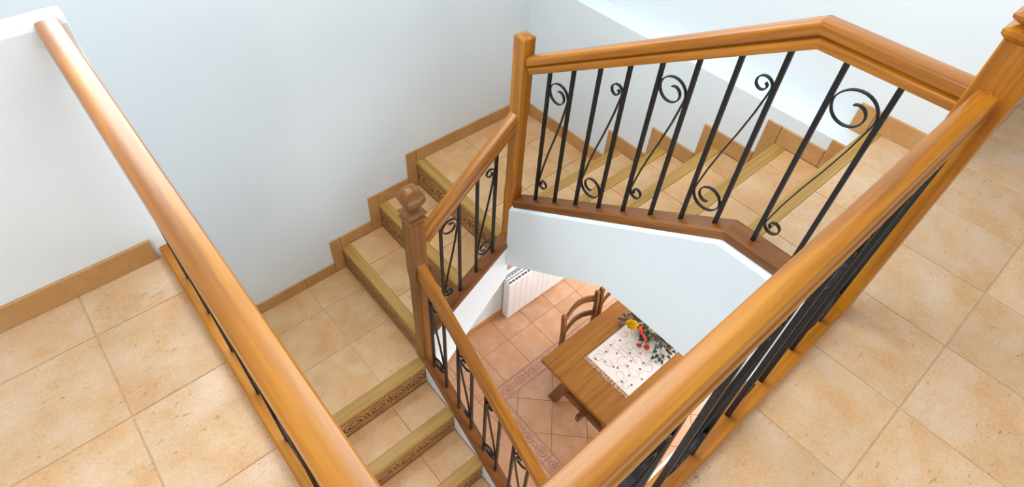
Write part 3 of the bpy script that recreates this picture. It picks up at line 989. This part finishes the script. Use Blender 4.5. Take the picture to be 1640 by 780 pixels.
# chairs
def make_chair(x0, yb, sg, label, wd=0.43):
    """posts at x0 and x0+wd, back at y=yb; sg = direction from back towards seat front"""
    ch = thing('dining_chair', label, 'chair', (x0 + wd / 2, yb + sg * 0.2, ZD), 'dark wooden chairs at the dining table')
    D = 0.40
    for xx in (x0, x0 + wd):
        h = 0.95
        MB().rings([[(xx + a * 0.019, yb + b * 0.019 - sg * lean, ZD + z) for a, b in ((-1, -1), (1, -1), (1, 1), (-1, 1))] for z, lean in ((0, 0.03), (0.45, 0), (0.72, 0.012), (h - 0.012, 0.035))] +
                   [[(xx + a * 0.011, yb + b * 0.011 - sg * 0.036, ZD + h) for a, b in ((-1, -1), (1, -1), (1, 1), (-1, 1))]]).build('back_post', M['dwood'], ch, (xx, yb, ZD), bevel=0.004)
        MB().box(xx - 0.019, xx + 0.019, yb + sg * D - 0.019, yb + sg * D + 0.019, ZD, ZD + 0.43).build('leg', M['dwood'], ch, (xx, yb + sg * D, ZD), bevel=0.004)
        MB().box(xx - 0.011, xx + 0.011, min(yb, yb + sg * D), max(yb, yb + sg * D), ZD + 0.18, ZD + 0.21).build('stretcher', M['dwoody'], ch, (xx, yb, ZD + 0.2))
    for z0, arch, hh in ((0.80, 0.065, 0.085), (0.60, 0.055, 0.070)):
        n = 10
        rg = []
        for i in range(n + 1):
            t = i / n
            xx = x0 + 0.012 + (wd - 0.024) * t
            bow = math.sin(math.pi * t)
            z = ZD + z0 + arch * bow
            yy = yb - sg * (0.016 + 0.035 * bow + (z0 - 0.6) * 0.08)
            rg.append([(xx, yy - 0.009, z), (xx, yy + 0.009, z), (xx, yy + 0.009, z + hh), (xx, yy - 0.009, z + hh)])
        MB().rings(rg).build('back_slat', M['dwoodx'], ch, (x0 + wd / 2, yb, ZD + z0))
    MB().box(x0 - 0.01, x0 + wd + 0.01, min(yb + sg * 0.015, yb + sg * (D + 0.02)), max(yb + sg * 0.015, yb + sg * (D + 0.02)), ZD + 0.43, ZD + 0.465).build('seat', M['rush'], ch, (x0 + wd / 2, yb + sg * 0.2, ZD + 0.44), bevel=0.010)
    MB().box(x0, x0 + wd, yb + sg * D - 0.011, yb + sg * D + 0.011, ZD + 0.25, ZD + 0.28).build('stretcher', M['dwoodx'], ch, (x0 + wd / 2, yb + sg * D, ZD + 0.26))
    return ch
make_chair(2.475, 1.715, -1, 'dark wooden ladder-back chair at the table, nearer the end without flowers')
make_chair(2.965, 1.715, -1, 'dark wooden ladder-back chair partly hidden by the white stair cheek')
make_chair(1.705, 0.500, 1, 'dark wooden chair beyond the table corner, glimpsed under the right railing', 0.385)

# embroidered runner
rn = thing('table_runner', 'white embroidered table runner with fringed end on the oak table', 'tablecloth', (3.0, 1.16, TZ))
CX0, CX1, CY0, CY1 = 2.430, 3.70, 0.920, 1.397
cb = MB()
nx, ny = 26, 12
for top in (0,):
    V = []
    for i in range(nx + 1):
        for j in range(ny + 1):
            xx, yy = CX0 + (CX1 - CX0) * i / nx, CY0 + (CY1 - CY0) * j / ny
            V.append((xx, yy, TZ + 0.0028 + 0.0008 * math.sin(xx * 31 + yy * 17)))
    F = [(i * (ny + 1) + j, (i + 1) * (ny + 1) + j, (i + 1) * (ny + 1) + j + 1, i * (ny + 1) + j + 1) for i in range(nx) for j in range(ny)]
    cb.add(V, F)
    cb.add([(p[0], p[1], TZ + 0.0004) for p in V], [tuple(reversed(f)) for f in F])
cb.build('cloth', M['cloth'], rn, (3.0, 1.16, TZ), smooth=True)
em = lambda u, v, h: (CX0 + u, CY0 + v, TZ + 0.0042)
vi = MB()
rnd = random.Random(3)
W_ = CY1 - CY0
for (u, v, r, a) in ((0.06, 0.40, 0.045, 0.2), (0.10, 0.31, 0.04, 2.2), (0.08, 0.18, 0.05, 4.0), (0.05, 0.07, 0.035, 1.0), (0.17, 0.42, 0.04, 3.0), (0.19, 0.24, 0.055, 0.5), (0.20, 0.10, 0.05, 2.0),
                     (0.27, 0.37, 0.045, 1.4), (0.30, 0.18, 0.05, 5.2), (0.33, 0.07, 0.05, 3.4), (0.36, 0.30, 0.05, 0.4), (0.42, 0.42, 0.04, 2.6), (0.42, 0.14, 0.05, 4.2), (0.50, 0.05, 0.04, 1.0), (0.50, 0.36, 0.05, 0.0),
                     (0.60, 0.40, 0.05, 1), (0.62, 0.2, 0.05, 2), (0.72, 0.1, 0.05, 4), (0.75, 0.36, 0.05, 3), (0.88, 0.22, 0.05, 1), (0.98, 0.38, 0.05, 2), (1.02, 0.1, 0.05, 5), (1.15, 0.3, 0.05, 0)):
    ribbon(vi, spiral2(u, v, r, r * 0.45, a, a + 5.0, 18), 0.0026, em, 0, 0)
    ribbon(vi, spiral2(u + r * 1.5 * math.cos(a), v + r * 1.5 * math.sin(a), r * 0.5, r * 0.5, a + 3.1, a + 5.6, 8), 0.0020, em, 0, 0)
vi.build('embroidered_vine', M['vine'], rn, (3, 1.16, TZ))
for nm, mat, pts in (('embroidered_flower', 'purple', ((0.035, 0.44 - 0.03), (0.16, 0.40), (0.12, 0.23), (0.05, 0.12), (0.20, 0.19), (0.26, 0.10), (0.09, 0.05), (0.34, 0.40), (0.31, 0.26), (0.42, 0.06), (0.33, 0.12), (0.62, 0.3), (0.8, 0.2), (1.0, 0.25))),
                     ('embroidered_flower', 'redt', ((0.08, 0.34), (0.22, 0.33), (0.26, 0.20), (0.14, 0.12), (0.24, 0.42), (0.10, 0.42 - 0.16), (0.20, 0.03), (0.38, 0.20), (0.70, 0.4), (0.9, 0.1)))):
    for (u, v) in pts:
        fb = MB()
        star = []
        for q in range(10):
            t = q * math.pi / 5
            rr = 0.014 if q % 2 == 0 else 0.006
            star.append((u + rr * math.cos(t), v + rr * math.sin(t)))
        fb.add([(CX0 + u, CY0 + v, TZ + 0.0050)] + [(CX0 + a, CY0 + b, TZ + 0.0046) for a, b in star], [(0, 1 + q, 1 + (q + 1) % 10) for q in range(10)])
        fb.build(nm, M[mat], rn, (CX0 + u, CY0 + v, TZ))
# embroidered squiggle lettering across the runner (illegible in the photo)
lt = MB()
for row, (u0, n) in enumerate(((0.245, 7), (0.285, 9))):
    for q in range(n):
        v = 0.335 - q * 0.021
        ribbon(lt, [(u0 + (0.004 if q % 2 else -0.003), v + 0.007), (u0 + 0.012, v + 0.003), (u0 - 0.006, v - 0.001), (u0 + 0.008, v - 0.007)], 0.0035, em, 0, 0)
lt.build('embroidered_lettering', M['pink'], rn, (2.7, 1.16, TZ))
fr = MB()
for i in range(42):
    y = CY0 + (CY1 - CY0) * (i + 0.5) / 42
    l = 0.030 + 0.018 * rnd.random()
    fr.tube([(CX0 + 0.004, y, TZ + 0.003), (CX0 - l * 0.5, y + rnd.uniform(-0.008, 0.008), TZ + 0.004), (CX0 - l, y + rnd.uniform(-0.012, 0.012), TZ + 0.003)], 0.0018, 4)
fo = fr.build('fringe', M['fringe'], rn, (CX0, 1.16, TZ))
fo['kind'] = 'stuff'

# flower arrangement on the runner
fl = thing('flower_arrangement', 'mixed flower arrangement with yellow, red and orange blooms on the runner', 'flowers', (3.10, 1.18, TZ + 0.004))
FZ = TZ + 0.004
bw = MB()
ring = lambda r, z: [(3.12 + r * math.cos(2 * math.pi * i / 20), 1.18 + r * math.sin(2 * math.pi * i / 20), FZ + z) for i in range(20)]
bw.rings([ring(0.085, 0), ring(0.11, 0.035), ring(0.115, 0.06), ring(0.10, 0.062)])
bw.build('bowl', M['basket'], fl, (3.12, 1.18, FZ), smooth=True)
def leaf(c, d, L, Wd, mat, up=0.3):
    d = Vector((d[0], d[1], up)).normalized()
    sd = d.cross(Vector((0, 0, 1))).normalized()
    c = Vector(c)
    pts = []
    n = 5
    rg_l, rg_c, rg_r = [], [], []
    for i in range(n + 1):
        t = i / n
        w = Wd * math.sin(math.pi * (0.06 + 0.94 * t) ** 0.8) * 0.5
        p = c + d * (L * t) + Vector((0, 0, -L * 0.45 * t * t))
        rg_l.append(p - sd * w + Vector((0, 0, w * 0.4))); rg_c.append(p); rg_r.append(p + sd * w + Vector((0, 0, w * 0.4)))
    v = rg_l + rg_c + rg_r
    f = []
    m = n + 1
    for i in range(n):
        f += [(i, i + 1, m + i + 1, m + i), (m + i, m + i + 1, 2 * m + i + 1, 2 * m + i)]
    mb = MB().add(v, f)
    return mb.build('leaf', M[mat], fl, c, smooth=True)
def rose(c, r, mat, name='rose'):
    mb = MB()
    c = Vector(c)
    for ringi, (rr, k, h, op) in enumerate(((1.0, 8, 0.35, 0.55), (0.86, 8, 0.50, 0.45), (0.70, 7, 0.64, 0.35), (0.52, 6, 0.78, 0.25), (0.34, 5, 0.88, 0.15), (0.18, 4, 0.95, 0.05))):
        for q in range(k):
            a = 2 * math.pi * q / k + ringi * 0.5
            w = 2 * math.pi / k * 0.75
            vs = []
            for (t, rad, z) in ((-1, rr * 0.75, h), (0, rr, h * 0.85), (1, rr * 0.75, h)):
                vs.append(c + Vector((rad * math.cos(a + t * w / 1.4), rad * math.sin(a + t * w / 1.4), z)) * r)
            base = c + Vector((rr * 0.25 * math.cos(a), rr * 0.25 * math.sin(a), 0)) * r
            midl = [c + Vector((rr * (0.62 + op * 0.2) * math.cos(a + t * w / 1.6), rr * (0.62 + op * 0.2) * math.sin(a + t * w / 1.6), h * 0.5)) * r for t in (-1, 0, 1)]
            mb.add([base] + midl + vs, [(0, 1, 2), (0, 2, 3), (1, 4, 5, 2), (2, 5, 6, 3)])
    return mb.build(name, M[mat], fl, c, smooth=True)
rose((2.90, 1.325, FZ + 0.10), 0.062, 'yellow', 'yellow_flower')
rose((2.84, 1.165, FZ + 0.03), 0.026, 'orange'); rose((2.875, 1.115, FZ + 0.03), 0.032, 'orange')
rose((3.035, 0.985, FZ + 0.05), 0.034, 'orange'); rose((3.00, 1.18, FZ + 0.10), 0.035, 'cream', 'cream_flower')
rose((2.845, 1.185, FZ + 0.022), 0.02, 'cream', 'cream_flower'); rose((3.04, 1.09, FZ + 0.09), 0.03, 'cream', 'cream_flower')
rose((3.16, 1.2, FZ + 0.15), 0.045, 'red'); rose((3.22, 1.08, FZ + 0.12), 0.04, 'yellow', 'yellow_flower'); rose((3.2, 1.33, FZ + 0.11), 0.04, 'orange')
def berry(c, r):
    mb = MB()
    rg = []
    for i in range(6):
        t = -math.pi / 2 + math.pi * i / 5
        rg.append([(c[0] + r * max(0.05, math.cos(t)) * math.cos(2 * math.pi * j / 8), c[1] + r * max(0.05, math.cos(t)) * math.sin(2 * math.pi * j / 8), c[2] + r * math.sin(t)) for j in range(8)])
    mb.rings(rg)
    return mb.build('berry', M['red'], fl, c, smooth=True)
for i in range(20):
    t = i / 19
    berry((2.965 - 0.05 * t + rnd.uniform(-0.02, 0.02), 1.285 - 0.11 * t + rnd.uniform(-0.018, 0.018), FZ + 0.085 - 0.02 * t + rnd.uniform(-0.012, 0.012)), 0.0115)
def stem(p, q):
    m_ = [(p[0] + (q[0] - p[0]) * t, p[1] + (q[1] - p[1]) * t, p[2] + (q[2] - p[2]) * t + 0.03 * math.sin(math.pi * t)) for t in (0, 0.33, 0.66, 1)]
    MB().tube(m_, 0.003, 5).build('stem', M['leaf'], fl, p)
for q in ((2.93, 1.345), (2.84, 1.165), (2.875, 1.115), (3.035, 0.985), (3.0, 1.18), (2.93, 1.25), (3.04, 1.09), (2.88, 1.40), (2.9, 0.98), (2.98, 0.93)):
    stem((3.12, 1.18, FZ + 0.05), (q[0], q[1], FZ + 0.045))
for i in range(48):       # green leaves around the side facing the stairs
    a = rnd.uniform(0.55, 1.55) * math.pi
    r = rnd.uniform(0.10, 0.22)
    leaf((3.12 + r * math.cos(a), 1.18 + r * math.sin(a), FZ + rnd.uniform(0.03, 0.09)), (math.cos(a) + rnd.uniform(-.7, .7), math.sin(a) + rnd.uniform(-.7, .7)), rnd.uniform(0.05, 0.085), rnd.uniform(0.03, 0.045), rnd.choice(['leaf', 'leaf', 'leafd']))
for (x, y, a) in ((2.93, 1.41, 2.2), (2.90, 1.43, 1.6), (2.95, 1.44, 1.0), (2.89, 1.40, 3.0), (2.98, 1.43, 0.6), (2.96, 1.40, 2.6), (3.02, 1.40, 1.2)):
    leaf((x, y, FZ + 0.05), (math.cos(a), math.sin(a)), 0.055, 0.036, 'leafd')
for (x, y, a) in ((2.93, 0.985, 4.0), (2.90, 1.01, 3.4), (2.89, 0.98, 3.6), (2.86, 1.01, 2.9), (2.87, 0.96, 4.4), (2.95, 0.95, 4.6), (2.98, 0.96, 5.2), (2.92, 1.04, 3.0), (3.0, 1.0, 4.4), (3.02, 0.95, 5)):
    leaf((x, y, FZ + 0.035), (math.cos(a), math.sin(a)), 0.045, 0.034, 'leaf', 0.2)
for i in range(18):       # far side
    a = rnd.uniform(-0.45, 0.5) * math.pi
    r = rnd.uniform(0.10, 0.2)
    leaf((3.12 + r * math.cos(a), 1.18 + r * math.sin(a), FZ + rnd.uniform(0.04, 0.1)), (math.cos(a), math.sin(a)), 0.08, 0.045, rnd.choice(['leaf', 'leafd']))
